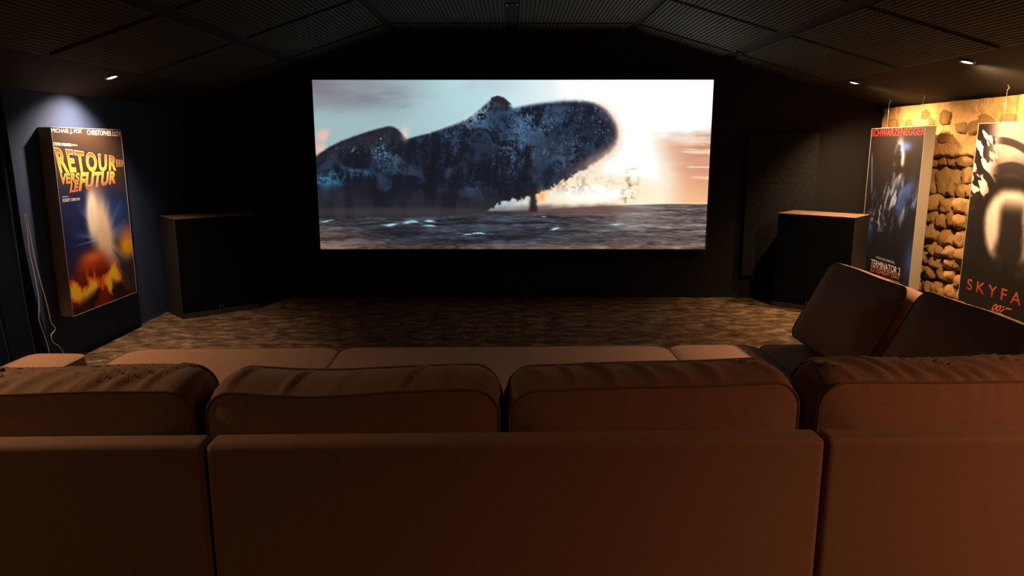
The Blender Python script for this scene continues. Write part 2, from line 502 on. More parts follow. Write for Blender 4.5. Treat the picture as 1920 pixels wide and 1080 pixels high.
# ------------------------------------------------------------------ projection screen with its picture
SW, SH, SZ = 3.76, 1.597, 0.507
def screen_paint(U, V):
    X = U * 100; Y = V * 42.5            # 100 x 42.5 picture units
    img = np.zeros(U.shape + (3,))
    img[:] = np.array([158, 186, 190]) / 255
    # sky from cool grey-green left to white right
    img = mixc(img, (188, 226, 234), ss(0.08, 0.45, U) * ss(0.75, 0.0, V) * 0.9)
    img = mixc(img, (224, 240, 242), ss(0.40, 0.60, U))
    img = mixc(img, (255, 252, 244), ss(0.52, 0.74, U))
    cl = fbm(U * 7 + 0.8 * fbm(U * 5, V * 6, 2), V * 9, 3, 5)
    band = ss(0.36, 0.06, U) * ss(0.26, 0.05, V + 0.16 * (cl - 0.5))
    img = mixc(img, (126, 116, 126), np.clip(band * (0.25 + 1.1 * cl), 0, 0.95))
    img = mixc(img, (112, 108, 122), 0.7 * blob(U, V, 0.14, 0.09, 0.09, 0.05) * ss(0.3, 0.6, cl))
    img = mixc(img, (134, 152, 166), 0.75 * np.clip(blob(U, V, 0.235, 0.155, 0.045, 0.02) + 0.6 * blob(U, V, 0.28, 0.10, 0.05, 0.02), 0, 1) * ss(0.3, 0.55, cl))
    img = mixc(img, (232, 190, 174), 0.95 * ss(0.40, 0.60, fbm(U * 26, V * 18, 12, 4)) * np.clip(blob(U, V, 0.025, 0.32, 0.025, 0.04, 3) + blob(U, V, 0.01, 0.40, 0.02, 0.04, 3), 0, 1))
    img = mixc(img, (186, 196, 204), 0.6 * ss(0.40, 0.62, fbm(U * 9, V * 12, 21)) * blob(U, V, 0.40, 0.03, 0.10, 0.05))
    img = mixc(img, (232, 228, 222), 0.6 * ss(0.42, 0.62, fbm(U * 6, V * 18, 22)) * blob(U, V, 0.78, 0.08, 0.12, 0.06))
    # sunset low on the right
    c2 = fbm(U * 9, V * 12, 5, 4)
    sun = ss(0.79, 0.90, U + 0.05 * (c2 - 0.5) - 0.16 * (V - 0.30)) * ss(0.27, 0.40, V + 0.10 * (c2 - 0.5) + 0.25 * (U - 0.92))
    img = mixc(img, (226, 156, 120), sun)
    st = fbm(U * 6, V * 26, 9, 5)
    img = mixc(img, (196, 134, 112), sun * ss(0.42, 0.68, st) * 0.8 * ss(0.62, 0.45, V))
    img = mixc(img, (178, 146, 132), sun * 0.8 * blob(U, V, 0.96, 0.325, 0.12, 0.03) * ss(0.3, 0.6, c2))
    img = mixc(img, (252, 196, 138), sun * ss(0.56, 0.74, V) * 0.85)
    img = mixc(img, (252, 228, 200), sun * ss(0.60, 0.70, fbm(U * 8, V * 46, 14)) * 0.8)
    # sea
    hor = 0.725 + 0.045 * ss(0.9, 0.4, U)
    sea = ss(hor - 0.004, hor + 0.004, V)
    dpt = 1.0 / (0.05 + np.clip(V - 0.70, 0.0, 1))
    wob = fbm(U * 10, V * 14, 30)
    w1 = fbm(U * 4.2 * np.sqrt(dpt) + 2 * wob, 16 * np.log(dpt + 1) + 2.5 * wob, 31, 5)
    w2 = fbm(U * 55 + 2 * wob, (V - 0.7) * 170, 37, 3)
    ww = 0.62 * w1 + 0.38 * w2
    base = np.zeros_like(img); base[:] = np.array([50, 52, 62]) / 255
    base = mixc(base, (120, 104, 98), 0.8 * ss(0.45, 1.0, U))
    base = mixc(base, (150, 110, 92), 0.6 * ss(0.22, 0.0, U) * ss(0.76, 0.98, V))
    base = mixc(base, (150, 106, 80), 0.5 * ss(0.94, 1.0, V))
    base = base * (0.62 + 0.75 * ss(0.2, 0.85, ww)[..., None])
    base = mixc(base, (86, 120, 140), 0.40 * ss(0.52, 0.74, ww) * ss(0.9, 0.3, U))
    base = mixc(base, (186, 170, 158), 0.45 * ss(0.52, 0.74, ww) * ss(0.5, 0.95, U))
    base = mixc(base, (16, 20, 30), 0.35 * ss(0.48, 0.30, ww))
    for cu, cv_, ru, rv in [(0.235, 0.835, 0.022, 0.008), (0.185, 0.848, 0.016, 0.006), (0.285, 0.83, 0.012, 0.005), (0.285, 0.858, 0.016, 0.004), (0.02, 0.828, 0.016, 0.004), (0.16, 0.78, 0.008, 0.003), (0.40, 0.905, 0.035, 0.004), (0.77, 0.846, 0.014, 0.005), (0.61, 0.875, 0.010, 0.006), (0.58, 0.805, 0.006, 0.004)]:
        base = mixc(base, (170, 216, 226), np.clip(1.4 * blob(U, V, cu, cv_ + 0.004 * np.sin(U * 110 + cu * 40) + 0.012 * (w2 - 0.5), ru, rv, 2) * ss(0.2, 0.6, w2), 0, 1))
    img = img * (1 - sea[..., None]) + base * sea[..., None]
    # burst of light under the bow
    g = blob(U, V, 0.795 + 0.07 * (V - 0.45), 0.50, 0.088, 0.33, 3.0)
    halo = blob(U, V, 0.80, 0.46, 0.135, 0.42, 2.4)
    img = mixc(img, (255, 222, 182), np.clip(0.85 * halo, 0, 1) * (1 - 0.9 * sea) * ss(0.30, 0.45, V))
    img = mixc(img, (255, 253, 247), 0.9 * ss(0.70, 0.80, U) * ss(0.36, 0.24, V + 0.12 * (c2 - 0.5) + 0.2 * (U - 0.92)))
    img = mixc(img, (255, 252, 240), np.clip(1.5 * g, 0, 1) * (1 - 0.75 * sea))
    img = mixc(img, (255, 236, 196), np.clip(1.5 * blob(U, V, 0.70, 0.655, 0.17, 0.085, 3), 0, 1) * (1 - 0.8 * sea))
    img = mixc(img, (255, 253, 240), np.clip(1.4 * blob(U, V, 0.70, 0.66, 0.10, 0.055, 3), 0, 1) * (1 - 0.9 * sea))
    # drops thrown up in front of it
    sp = fbm(U * 120, V * 55, 41, 4); sp2 = fbm(U * 40, V * 20, 43, 4)
    img = mixc(img, (150, 104, 84), 0.8 * ss(0.44, 0.60, 0.6 * sp + 0.4 * sp2) * np.clip(blob(U, V, 0.80 + 0.05 * (0.62 - V), 0.64, 0.018, 0.11, 3) + 0.65 * blob(U, V, 0.63, 0.60, 0.10, 0.05) + 0.5 * blob(U, V, 0.50, 0.69, 0.06, 0.03), 0, 1))
    mist = blob(U, V, 0.655, 0.765 - 0.03 * np.abs(U - 0.655), 0.19, 0.028 + 0.016 * sp2, 4)
    img = mixc(img, (112, 84, 80), 0.9 * np.clip(mist * (0.55 + 0.8 * sp2), 0, 1))
    # dark hull rising out of the water
    hull = [(-3, 22), (0, 18.7), (3, 16.7), (6, 15.2), (9, 14.1), (12.5, 12.9), (16, 11.9), (18.4, 11.3), (19.8, 11.35), (21.0, 12.0), (22.0, 13.1), (23.2, 14.5),
            (26, 13.7), (29.2, 12.9), (33.5, 11.4), (36, 10.4), (38.6, 9.3), (40.6, 7.9), (42.4, 6.3), (43.9, 5.1), (44.7, 4.5), (46.2, 4.1), (47.6, 4.6), (49.0, 5.7), (50.2, 6.6),
            (52.5, 6.2), (55, 5.75), (58.5, 5.3), (62, 5.0), (65, 4.9), (67.8, 5.0), (70, 5.4), (72, 6.1), (73.8, 7.3), (75.2, 8.9), (76.2, 10.6), (76.8, 12.4), (76.8, 14.2), (76.2, 16.0), (74.7, 17.8), (73, 19.1), (71.2, 20.3), (67.2, 22.6),
            (62.5, 25.2), (58.5, 27.0), (55.4, 28.6), (51, 29.6), (47.5, 30.4), (45, 31.6), (42, 33.6), (-3, 34.5)]
    rag = fbm(X * 1.3, Y * 1.3, 51, 4) - 0.5
    sd = poly_sd(X, Y, hull) + rag * (0.25 + 1.7 * ss(14, 26, Y))
    inside = ss(0.35, -0.35, sd)
    warpx = fbm(X * 0.16, Y * 0.16, 73, 3); warpy = fbm(X * 0.16, Y * 0.16, 74, 3)
    bil = fbm(X * 0.20 + 3.5 * warpx, Y * 0.26 + 3.5 * warpy, 75, 6)
    streak = fbm(X * 1.0 + 0.12 * Y + 1.5 * warpx, Y * 0.11, 61, 5)
    fine = fbm(X * 2.4, Y * 1.9, 67, 4)
    body = np.zeros_like(img); body[:] = np.array([22, 26, 38]) / 255
    body = mixc(body, (50, 62, 84), 0.75 * ss(0.38, 0.78, streak) * ss(0.25, 0.75, fine) * ss(30, 18, Y))
    body = mixc(body, (48, 62, 84), 0.75 * ss(0.46, 0.72, bil) * ss(33, 26, Y))
    glowb = (1.0 * blob(X, Y, 41, 9.5, 4.5, 3.2) + 0.9 * blob(X, Y, 52.5, 9, 3, 5) + 0.8 * blob(X, Y, 34.5, 15, 2.4, 8) + 0.7 * blob(X, Y, 41, 25, 6, 3.5) + 0.8 * blob(X, Y, 50, 18, 5, 6)
             + 0.8 * blob(X, Y, 64, 20, 4, 3) + 0.8 * blob(X, Y, 18, 20, 4, 3) + 0.6 * blob(X, Y, 60, 10, 8, 4))
    body = mixc(body, (84, 122, 158), np.clip(glowb, 0, 1) * 0.80 * ss(0.36, 0.66, 0.6 * bil + 0.4 * fine))
    body = mixc(body, (66, 132, 170), 0.8 * ss(0.34, 0.60, 0.5 * bil + 0.5 * fine) * np.clip(blob(X, Y, 6, 24.6 - 0.12 * X, 9, 1.5, 3) + 0.7 * blob(X, Y, 3, 25.5, 5, 1.2), 0, 1))
    body = mixc(body, (48, 46, 52), 0.75 * ss(25, 32, Y + 6 * (warpx - 0.5)))
    dk = fbm(X * 0.35, Y * 0.06, 77, 3)
    body = mixc(body, (20, 20, 28), 0.55 * ss(0.5, 0.3, dk) * ss(14, 20, Y))
    # lit drops running down the bow
    dr = fbm(X * 3.6 + 0.3 * Y, Y * 1.5, 81, 3)
    body = mixc(body, (170, 190, 220), 0.7 * ss(0.66, 0.80, dr) * ss(0.35, 0.6, fbm(X * 0.4, Y * 0.3, 82)) * ss(46, 56, X) * ss(24, 12, Y))
    body = mixc(body, (160, 196, 220), 0.8 * ss(0.58, 0.72, fbm(X * 2.2, Y * 2.2, 85, 3)) * np.clip(blob(X, Y, 16.5, 14.2, 1.2, 1.6) + 0.8 * blob(X, Y, 8 + 0, 17.0, 3.5, 1.0) + 0.8 * blob(X, Y, 16, 17.6, 2.4, 1.6), 0, 1))
    body = mixc(body, (96, 78, 84), 0.55 * ss(66, 77, X) * ss(3.5, 0.0, -sd))
    fin = [(-3, 22), (0, 18.7), (6, 15.2), (12.5, 12.9), (18.4, 11.3), (21.0, 12.0), (23.2, 14.5), (18, 16.0), (8, 17.6), (0, 21.0)]
    body = mixc(body, (44, 40, 46), 0.85 * ss(0.4, -1.2, poly_sd(X, Y, fin) + 1.2 * rag) * ss(0.75, 0.5, fine))
    img = img * (1 - inside[..., None]) + body * inside[..., None]
    # light wrapping round the edges, spray on the crest
    img = mixc(img, (214, 232, 240), 0.6 * np.exp(-(sd / 0.5) ** 2) * ss(15, 8, Y) * ss(22, 32, X) * ss(76, 66, X))
    img = mixc(img, (190, 222, 236), 0.55 * ss(0.40, 0.65, fine) * np.exp(-((sd + 0.8) / 1.3) ** 2) * blob(X, Y, 41, 8, 5, 4))
    img = mixc(img, (255, 226, 204), 0.75 * np.exp(-((sd - 0.1) / 0.8) ** 2) * ss(68, 76, X))
    img = mixc(img, (230, 190, 160), 0.45 * np.exp(-((sd + 0.5) / 1.8) ** 2) * ss(58, 72, X) * ss(12, 20, Y))
    img = mixc(img, (255, 220, 200), 0.6 * blob(X, Y, 22.8, 13.2, 0.9, 1.6))
    img = mixc(img, (62, 58, 62), 0.7 * blob(U, V, 0.2, 0.775, 0.32, 0.03, 4))
    # falling column of water and the little tower
    img = mixc(img, (40, 30, 32), 0.95 * ss(1.3, 0.3, np.abs(X - 55.2) + 0.8 * rag - 0.12 * np.clip(Y - 30, 0, 9)) * ss(25.5, 28, Y) * ss(33.6, 32.2, Y))
    img = mixc(img, (255, 150, 60), 0.7 * blob(X, Y, 57.4, 28.8, 1.0, 1.6))
    img = mixc(img, (44, 34, 38), 0.95 * ss(0.25, -0.2, poly_sd(X, Y, [(44.5, 5.2), (44.6, 4.3), (46.2, 3.8), (47.8, 4.3), (49.6, 5.9), (48.4, 6.2), (46, 5.4)])))
    # overexposed whites of the burst and the sky round it
    hi = ss(0.90, 1.0, img.min(axis=2)) * ss(0.5, 0.75, U)
    img = img * (1 + 0.42 * hi[..., None])
    return img

screen = empty('projection_screen', (0.008, 7.10, SZ))
tag(screen, 'large widescreen projection showing a dark hull bursting from the sea at sunset', 'screen')
picture('screen_surface', SW, SH, 760, 324, screen_paint, M['projection'], screen, y=-0.012)
bm = bmesh.new()
t = 0.018
for a in ((-SW / 2 - t, SW / 2 + t, -0.02, 0.03, -t, 0.0), (-SW / 2 - t, SW / 2 + t, -0.02, 0.03, SH, SH + t), (-SW / 2 - t, -SW / 2, -0.02, 0.03, 0, SH), (SW / 2, SW / 2 + t, -0.02, 0.03, 0, SH)):
    box_bm(*a, bm=bm)
from_bm('frame', bm, M['screen_frame'], screen)
box('backing_board', -SW / 2, SW / 2, -0.008, 0.0995, 0.0, SH, M['screen_frame'], screen)

# ------------------------------------------------------------------ posters
def text_mesh(s, bold=0.0, shear=0.0, spacing=1.0):
    cu = bpy.data.curves.new('text', 'FONT')
    cu.body = s; cu.offset = bold; cu.shear = shear; cu.resolution_u = 5
    cu.space_character = spacing
    o = bpy.data.objects.new('text', cu)
    C.objects.link(o)
    bpy.context.view_layer.update()
    dg = bpy.context.evaluated_depsgraph_get()
    me = bpy.data.meshes.new_from_object(o.evaluated_get(dg))
    bpy.data.objects.remove(o); bpy.data.curves.remove(cu)
    me.materials.clear()
    return me

def lettering(parent, W, H, s, quad, top, bottom=None, bold=0.0, shear=0.0, lift=0.0012, outline=None, spacing=1.0, name='lettering', split=False):
    """flat print: text squeezed into a quad given in poster fractions (TL, TR, BR, BL), colours blend top to bottom"""
    if outline:
        grow = 0.0
        lettering(parent, W, H, s, quad, outline, None, bold + 0.022, shear, lift, None, spacing, 'lettering_outline')
    if outline: lift += 0.0006
    me = text_mesh(s, bold, shear, spacing)
    co = np.empty(len(me.vertices) * 3); me.vertices.foreach_get('co', co); co = co.reshape(-1, 3)
    ref = text_mesh(s, 0.0, shear, spacing)
    rc = np.empty(len(ref.vertices) * 3); ref.vertices.foreach_get('co', rc); rc = rc.reshape(-1, 3)
    mn, mx = rc.min(0), rc.max(0)
    bpy.data.meshes.remove(ref)
    a = (co[:, 0] - mn[0]) / (mx[0] - mn[0]); b = (mx[1] - co[:, 1]) / (mx[1] - mn[1])
    q = np.array(quad, dtype=float)
    uv = (q[0] * ((1 - a) * (1 - b))[:, None] + q[1] * (a * (1 - b))[:, None] + q[2] * (a * b)[:, None] + q[3] * ((1 - a) * b)[:, None])
    uv = np.clip(uv, 0.004, 0.996)
    co[:, 0] = (uv[:, 0] - 0.5) * W; co[:, 1] = -lift; co[:, 2] = (1 - uv[:, 1]) * H
    me.vertices.foreach_set('co', co.ravel())
    me.update()
    bm = bmesh.new(); bm.from_mesh(me)
    bmesh.ops.triangulate(bm, faces=bm.faces[:], ngon_method='EAR_CLIP')
    bad = [f_ for f_ in bm.faces if f_.calc_area() < 1e-9]
    if bad: bmesh.ops.delete(bm, geom=bad, context='FACES_ONLY')
    bm.normal_update()
    bmesh.ops.reverse_faces(bm, faces=[f_ for f_ in bm.faces if f_.normal.y > 0])
    bm.to_mesh(me); bm.free()
    me.shade_flat()
    at = me.color_attributes.new('print', 'FLOAT_COLOR', 'POINT')
    c0 = s2l(np.array(top) / 255.0); c1 = s2l(np.array(bottom or top) / 255.0)
    k = np.clip(b, 0, 1)[:, None]
    rgba = np.ones((len(a), 4)); rgba[:, :3] = c0 * (1 - k) + c1 * k
    at.data.foreach_set('color', rgba.ravel())
    me.update()
    if not split:
        return link(name, me, M['print'], parent)
    bm = bmesh.new(); bm.from_mesh(me); bm.verts.ensure_lookup_table()
    left = set(range(len(bm.verts)))
    while left:
        todo = [left.pop()]; comp = set(todo)
        while todo:
            for e_ in bm.verts[todo.pop()].link_edges:
                for q_ in e_.verts:
                    if q_.index in left:
                        left.discard(q_.index); comp.add(q_.index); todo.append(q_.index)
        idx = sorted(comp); new = {a_: k_ for k_, a_ in enumerate(idx)}
        lm = bpy.data.meshes.new('letter')
        lm.from_pydata([bm.verts[a_].co[:] for a_ in idx], [], [[new[w.index] for w in f_.verts] for f_ in bm.faces if f_.verts[0].index in comp])
        la = lm.color_attributes.new('print', 'FLOAT_COLOR', 'POINT')
        la.data.foreach_set('color', rgba[idx].ravel())
        link('letter', lm, M['print'], parent)
    bm.free(); bpy.data.meshes.remove(me)

def poster(name, loc, rz, W, H, T, paint, label):
    o = empty(name, loc, rz)
    tag(o, label, 'poster', 'film posters on thick panels')
    box('panel_body', -W / 2, W / 2, 0.0, T, 0.0, H, M['panel_side'], o, r=0.004, seg=2)
    picture('print', W - 0.006, H - 0.006, 230, 340, paint, M['print'], o, y=-0.0008, z0=0.003)
    bm = bmesh.new(); e = 0.0015
    for a in ((-W / 2, W / 2, -0.003, 0.002, -e, 0.003), (-W / 2, W / 2, -0.003, 0.002, H - 0.003, H + e), (-W / 2 - e, -W / 2 + 0.003, -0.003, 0.002, 0, H), (W / 2 - 0.003, W / 2 + e, -0.003, 0.002, 0, H)):
        box_bm(*a, bm=bm)
    from_bm('edge_trim', bm, M['edge'], o)
    return o

# flames and a bright beam on navy: generic stand-in in the colours of the print
def paint_flames(U, V):
    img = np.zeros(U.shape + (3,)); img[:] = np.array([58, 42, 31]) / 255
    img = mixc(img, (22, 26, 74), ss(0.26, 0.46, V + 0.06 * (1 - U)))
    ang = np.arctan2(V - 0.62, (U - 0.55) * 0.7); rad = np.hypot(V - 0.62, (U - 0.55) * 0.7)
    ray = ss(0.45, 0.8, vnoise(ang * 7, ang * 0 + 2, 3))
    img = mixc(img, (96, 140, 200), 0.75 * ray * ss(0.36, 0.10, rad) * ss(0.36, 0.46, V))
    img = mixc(img, (52, 80, 150), 0.6 * blob(U, V, 0.75, 0.52, 0.4, 0.14))
    img = mixc(img, (236, 206, 176), np.clip(1.15 * blob(U, V, 0.56 + 0.16 * (V - 0.6), 0.60, 0.15, 0.24, 3), 0, 1))
    img = mixc(img, (245, 228, 200), np.clip(1.2 * blob(U, V, 0.42 - 0.10 * (V - 0.5), 0.48, 0.085, 0.14, 3.5), 0, 1))
    img = mixc(img, (200, 100, 110), 0.7 * blob(U, V, 0.95, 0.62, 0.12, 0.05))
    img = mixc(img, (244, 170, 40), np.clip(1.2 * blob(U, V, 0.93, 0.70, 0.16, 0.075), 0, 1))
    img = mixc(img, (60, 40, 26), 0.85 * ss(0.0, 0.05, V - (0.84 - 0.06 * U) + 0.03 * fbm(U * 8, V * 8, 4)) * ss(0.72, 0.82, U))
    img = mixc(img, (190, 66, 20), np.clip(1.15 * blob(U, V, 0.36, 0.76, 0.23, 0.085, 3), 0, 1))
    img = mixc(img, (240, 130, 70), 0.6 * blob(U, V, 0.36, 0.71, 0.14, 0.03))
    img = mixc(img, (120, 30, 14), ss(0.74, 0.84, V + 0.05 * U) * ss(0.70, 0.5, U))
    fl = fbm(U * 9 + 1.4 * fbm(U * 6, V * 8, 5), V * 7, 6, 4) + 0.35 * blob(U, V, 0.45, 0.88, 0.35, 0.06) + 0.3 * blob(U, V, 0.10, 0.90, 0.12, 0.05)
    env = ss(0.74, 0.82, V) * ss(0.86, 0.66, U) * ss(1.02, 0.95, V)
    img = mixc(img, (236, 110, 16), env * ss(0.50, 0.62, fl))
    img = mixc(img, (255, 206, 50), env * ss(0.62, 0.76, fl))
    img = mixc(img, (36, 14, 8), 0.95 * ss(0.03, -0.03, poly_sd(U, V, [(-0.1, 0.99), (0.30, 0.915), (0.42, 0.90), (0.33, 0.99), (0.2, 1.1), (-0.1, 1.1)])))
    img = mixc(img, (46, 18, 8), 0.9 * ss(0.03, -0.03, poly_sd(U, V, [(0.62, 0.88), (0.80, 0.93), (0.95, 1.05), (0.58, 1.05)])))
    img = mixc(img, (150, 140, 110), 0.5 * ss(0.4, 0.7, fbm(U * 20, V * 9, 9)) * blob(U, V, 0.93, 0.90, 0.09, 0.06))
    return img

# cold blue light on black: generic stand-in
def paint_night(U, V):
    img = np.zeros(U.shape + (3,)); img[:] = np.array([27, 20, 19]) / 255
    img = mixc(img, (20, 20, 32), ss(0.2, 0.6, V))
    n1 = fbm(U * 5, V * 8, 13)
    img = mixc(img, (186, 194, 220), np.clip(1.25 * blob(U + 0.06 * (n1 - 0.5), V, 0.60, 0.215, 0.085, 0.125, 3.4), 0, 1) * ss(0.25, 0.45, n1))
    img = mixc(img, (64, 90, 160), 0.85 * np.clip(blob(U, V, 0.70, 0.12, 0.10, 0.03) + blob(U, V, 0.74, 0.40, 0.16, 0.10) * ss(0.36, 0.62, n1) * 1.3, 0, 1))
    img = mixc(img, (44, 66, 128), 0.9 * np.clip(1.2 * blob(U, V, 0.80, 0.45, 0.24, 0.12, 3), 0, 1) * ss(0.32, 0.66, fbm(U * 9, V * 10, 15)))
    img = mixc(img, (160, 176, 210), 0.7 * ss(0.6, 0.72, fbm(U * 14 + V * 6, V * 9, 17)) * blob(U, V, 0.62, 0.47, 0.36, 0.14))
    img = mixc(img, (150, 168, 206), 0.75 * ss(0.56, 0.68, fbm(U * 16, V * 22, 19)) * blob(U, V, 0.28, 0.60, 0.20, 0.10))
    img = mixc(img, (70, 86, 140), 0.8 * ss(0.03, 0.0, np.abs(U - 0.06 - 0.25 * (V - 0.2))) * ss(0.14, 0.2, V) * ss(0.46, 0.4, V))
    img = mixc(img, (50, 72, 140), 0.9 * np.clip(blob(U, V, 0.97, 0.82, 0.10, 0.12) + 0.7 * blob(U, V, 0.12, 0.70, 0.10, 0.07), 0, 1))
    img = mixc(img, (22, 20, 28), 0.7 * blob(U, V, 0.55, 0.74, 0.34, 0.08))
    return img

# white glow ringed by grey streaks on black: generic stand-in
def paint_glow(U, V):
    img = np.zeros(U.shape + (3,)); img[:] = np.array([26, 18, 16]) / 255
    rr = np.hypot((U - 0.62) / 0.95, (V - 0.22) / 0.62)
    g = fbm(U * 4, V * 5, 23)
    img = mixc(img, (150, 136, 130), ss(0.30, 0.14, V) * (0.45 + 0.8 * g) * ss(0.05, 0.35, U))
    arc = np.abs(np.hypot(U - 0.25, (V - 0.62) * 1.5) - 0.80)
    img = mixc(img, (30, 22, 20), 0.9 * ss(0.035, 0.02, arc))
    arc2 = np.abs(np.hypot(U - 0.45, (V - 0.55) * 1.4) - 0.46)
    img = mixc(img, (34, 26, 24), 0.9 * ss(0.05, 0.03, arc2))
    sh = ss(0.52, 0.58, fbm((U + V * 0.5) * 9, (V - 0.5 * U) * 22, 27, 3))
    img = mixc(img, (226, 204, 196), sh * ss(0.34, 0.12, U) * ss(0.46, 0.34, V))
    img = mixc(img, (70, 58, 56), 0.8 * ss(0.42, 0.5, V) * ss(0.60, 0.8, U))
    d = np.hypot((U - 0.52) / 0.33, (V - 0.52) / 0.205)
    img = mixc(img, (232, 212, 200), 0.95 * ss(1.10, 0.80, d + 0.25 * (g - 0.5)))
    img = mixc(img, (30, 22, 20), 0.97 * ss(0.20, 0.09, np.abs(U - 0.54) + 0.10 * (fbm(U * 6, V * 9, 33) - 0.5)) * ss(0.34, 0.46, V))
    img = mixc(img, (28, 20, 18), ss(0.66, 0.74, V) * 0.95)
    img = mixc(img, (96, 88, 92), 0.5 * ss(0.5, 0.7, fbm(U * 12, V * 8, 29)) * blob(U, V, 0.7, 0.70, 0.2, 0.05))
    return img

W1, H1 = 0.89, 1.301
p1 = poster('film_poster', (-3.08, 4.99 + W1 / 2, 0.321), math.radians(90), W1, H1, 0.088, paint_flames,
            'tall film poster with orange flames on navy, hung on the blue wall')
WHT = (226, 214, 206)
lettering(p1, W1, H1, 'MICHAEL J. FOX', [(0.006, 0.006), (0.402, 0.006), (0.396, 0.033), (0.006, 0.034)], WHT, bold=0.004)
lettering(p1, W1, H1, 'CHRISTOPHER LLOY', [(0.473, 0.008), (0.993, 0.010), (0.988, 0.039), (0.473, 0.034)], WHT, bold=0.004)
lettering(p1, W1, H1, 'STEVEN SPIELBERG', [(0.014, 0.077), (0.240, 0.083), (0.238, 0.097), (0.010, 0.093)], WHT, bold=0.02)
lettering(p1, W1, H1, 'PRESENTE', [(0.250, 0.086), (0.321, 0.088), (0.318, 0.096), (0.248, 0.095)], WHT)
lettering(p1, W1, H1, 'RETOUR', [(0.020, 0.107), (0.880, 0.160), (0.846, 0.237), (0.056, 0.229)], (232, 60, 10), (255, 205, 40), bold=0.018, shear=0.0, outline=(248, 214, 190), spacing=1.22)
lettering(p1, W1, H1, 'VERS', [(0.056, 0.240), (0.300, 0.242), (0.285, 0.288), (0.050, 0.293)], (250, 190, 40), (238, 110, 20), bold=0.020, shear=0.1, outline=(248, 214, 190), spacing=1.1)
lettering(p1, W1, H1, 'LE', [(0.175, 0.296), (0.270, 0.296), (0.258, 0.338), (0.150, 0.340)], (240, 130, 30), (222, 50, 20), bold=0.020, shear=0.1, outline=(248, 214, 190), spacing=1.1)
lettering(p1, W1, H1, 'FUTUR', [(0.318, 0.243), (0.838, 0.248), (0.815, 0.312), (0.280, 0.333)], (255, 200, 40), (226, 62, 22), bold=0.020, shear=0.1, outline=(248, 214, 190), spacing=1.1)
lettering(p1, W1, H1, 'UN FILM DE', [(0.046, 0.355), (0.124, 0.357), (0.122, 0.364), (0.044, 0.363)], WHT)
lettering(p1, W1, H1, 'ROBERT ZEMECKIS', [(0.046, 0.369), (0.273, 0.374), (0.269, 0.387), (0.042, 0.386)], WHT, bold=0.01)
# speed stripes trailing off the title
for k in range(5):
    u0 = 0.872 + 0.025 * k
    me = bpy.data.meshes.new('title_stripe')
    pts = [(u0, 0.172 + 0.002 * k), (u0 + 0.012, 0.172 + 0.002 * k), (u0 + 0.006, 0.220), (u0 - 0.006, 0.220)]
    me.from_pydata([((a - 0.5) * W1, -0.0012, (1 - b) * H1) for a, b in pts], [], [(0, 3, 2, 1)])
    at = me.color_attributes.new('print', 'FLOAT_COLOR', 'POINT')
    for i in range(4): at.data[i].color = rgb(214, 150, 110)
    link('title_stripe', me, M['print'], p1)

W2, H2 = 0.91, 1.367
p2 = poster('film_poster', (3.38, 7.02 - W2 / 2, 0.29), math.radians(-90), W2, H2, 0.09, paint_night,
            'dark blue film poster with red lettering along its top, beside the right speaker')
lettering(p2, W2, H2, 'SCHWARZENEGGER', [(0.006, 0.006), (0.994, 0.006), (0.994, 0.052), (0.006, 0.054)], (222, 40, 30), bold=0.0, spacing=1.04, split=True)
lettering(p2, W2, H2, "IT'S NOTHING PERSONAL.", [(0.339, 0.850), (0.714, 0.850), (0.714, 0.866), (0.339, 0.866)], (190, 184, 184))
lettering(p2, W2, H2, 'TERMINATOR 2', [(0.245, 0.880), (0.820, 0.880), (0.825, 0.922), (0.248, 0.928)], (226, 204, 196), bold=0.004, split=True)
lettering(p2, W2, H2, 'JUDGMENT DAY', [(0.245, 0.940), (0.825, 0.934), (0.830, 0.962), (0.248, 0.970)], (208, 136, 120), bold=0.0, split=True)
for va in (0.930, 0.976):
    me = bpy.data.meshes.new('title_rule')
    me.from_pydata([((a - 0.5) * W2, -0.0012, (1 - b) * H2) for a, b in [(0.248, va), (0.83, va - 0.004), (0.83, va), (0.248, va + 0.004)]], [], [(0, 3, 2, 1)])
    at = me.color_attributes.new('print', 'FLOAT_COLOR', 'POINT')
    for i in range(4): at.data[i].color = rgb(214, 120, 104)
    link('title_rule', me, M['print'], p2)

p3 = poster('film_poster', (3.38, 5.42 - W2 / 2, 0.29), math.radians(-90), W2, H2, 0.09, paint_glow,
            'black film poster with a white glow and orange lettering in front of the stone wall')
ORG = (196, 84, 30)
lettering(p3, W2, H2, 'SKYFALL', [(0.10, 0.822), (0.99, 0.818), (0.99, 0.882), (0.10, 0.880)], ORG, (172, 60, 20), bold=0.005, spacing=1.5, split=True)
lettering(p3, W2, H2, '007', [(0.452, 0.910), (0.600, 0.908), (0.580, 0.944), (0.432, 0.946)], (214, 110, 40), bold=0.02, shear=0.25, split=True)
me = bpy.data.meshes.new('numeral_bar')
me.from_pydata([((a - 0.5) * W2, -0.0012, (1 - b) * H2) for a, b in [(0.57, 0.909), (0.655, 0.908), (0.652, 0.915), (0.60, 0.916), (0.595, 0.921), (0.57, 0.921)]], [], [(5, 4, 3, 2, 1, 0)])
at = me.color_attributes.new('print', 'FLOAT_COLOR', 'POINT')
for i in range(6): at.data[i].color = rgb(214, 110, 40)
link('numeral_bar', me, M['print'], p3)

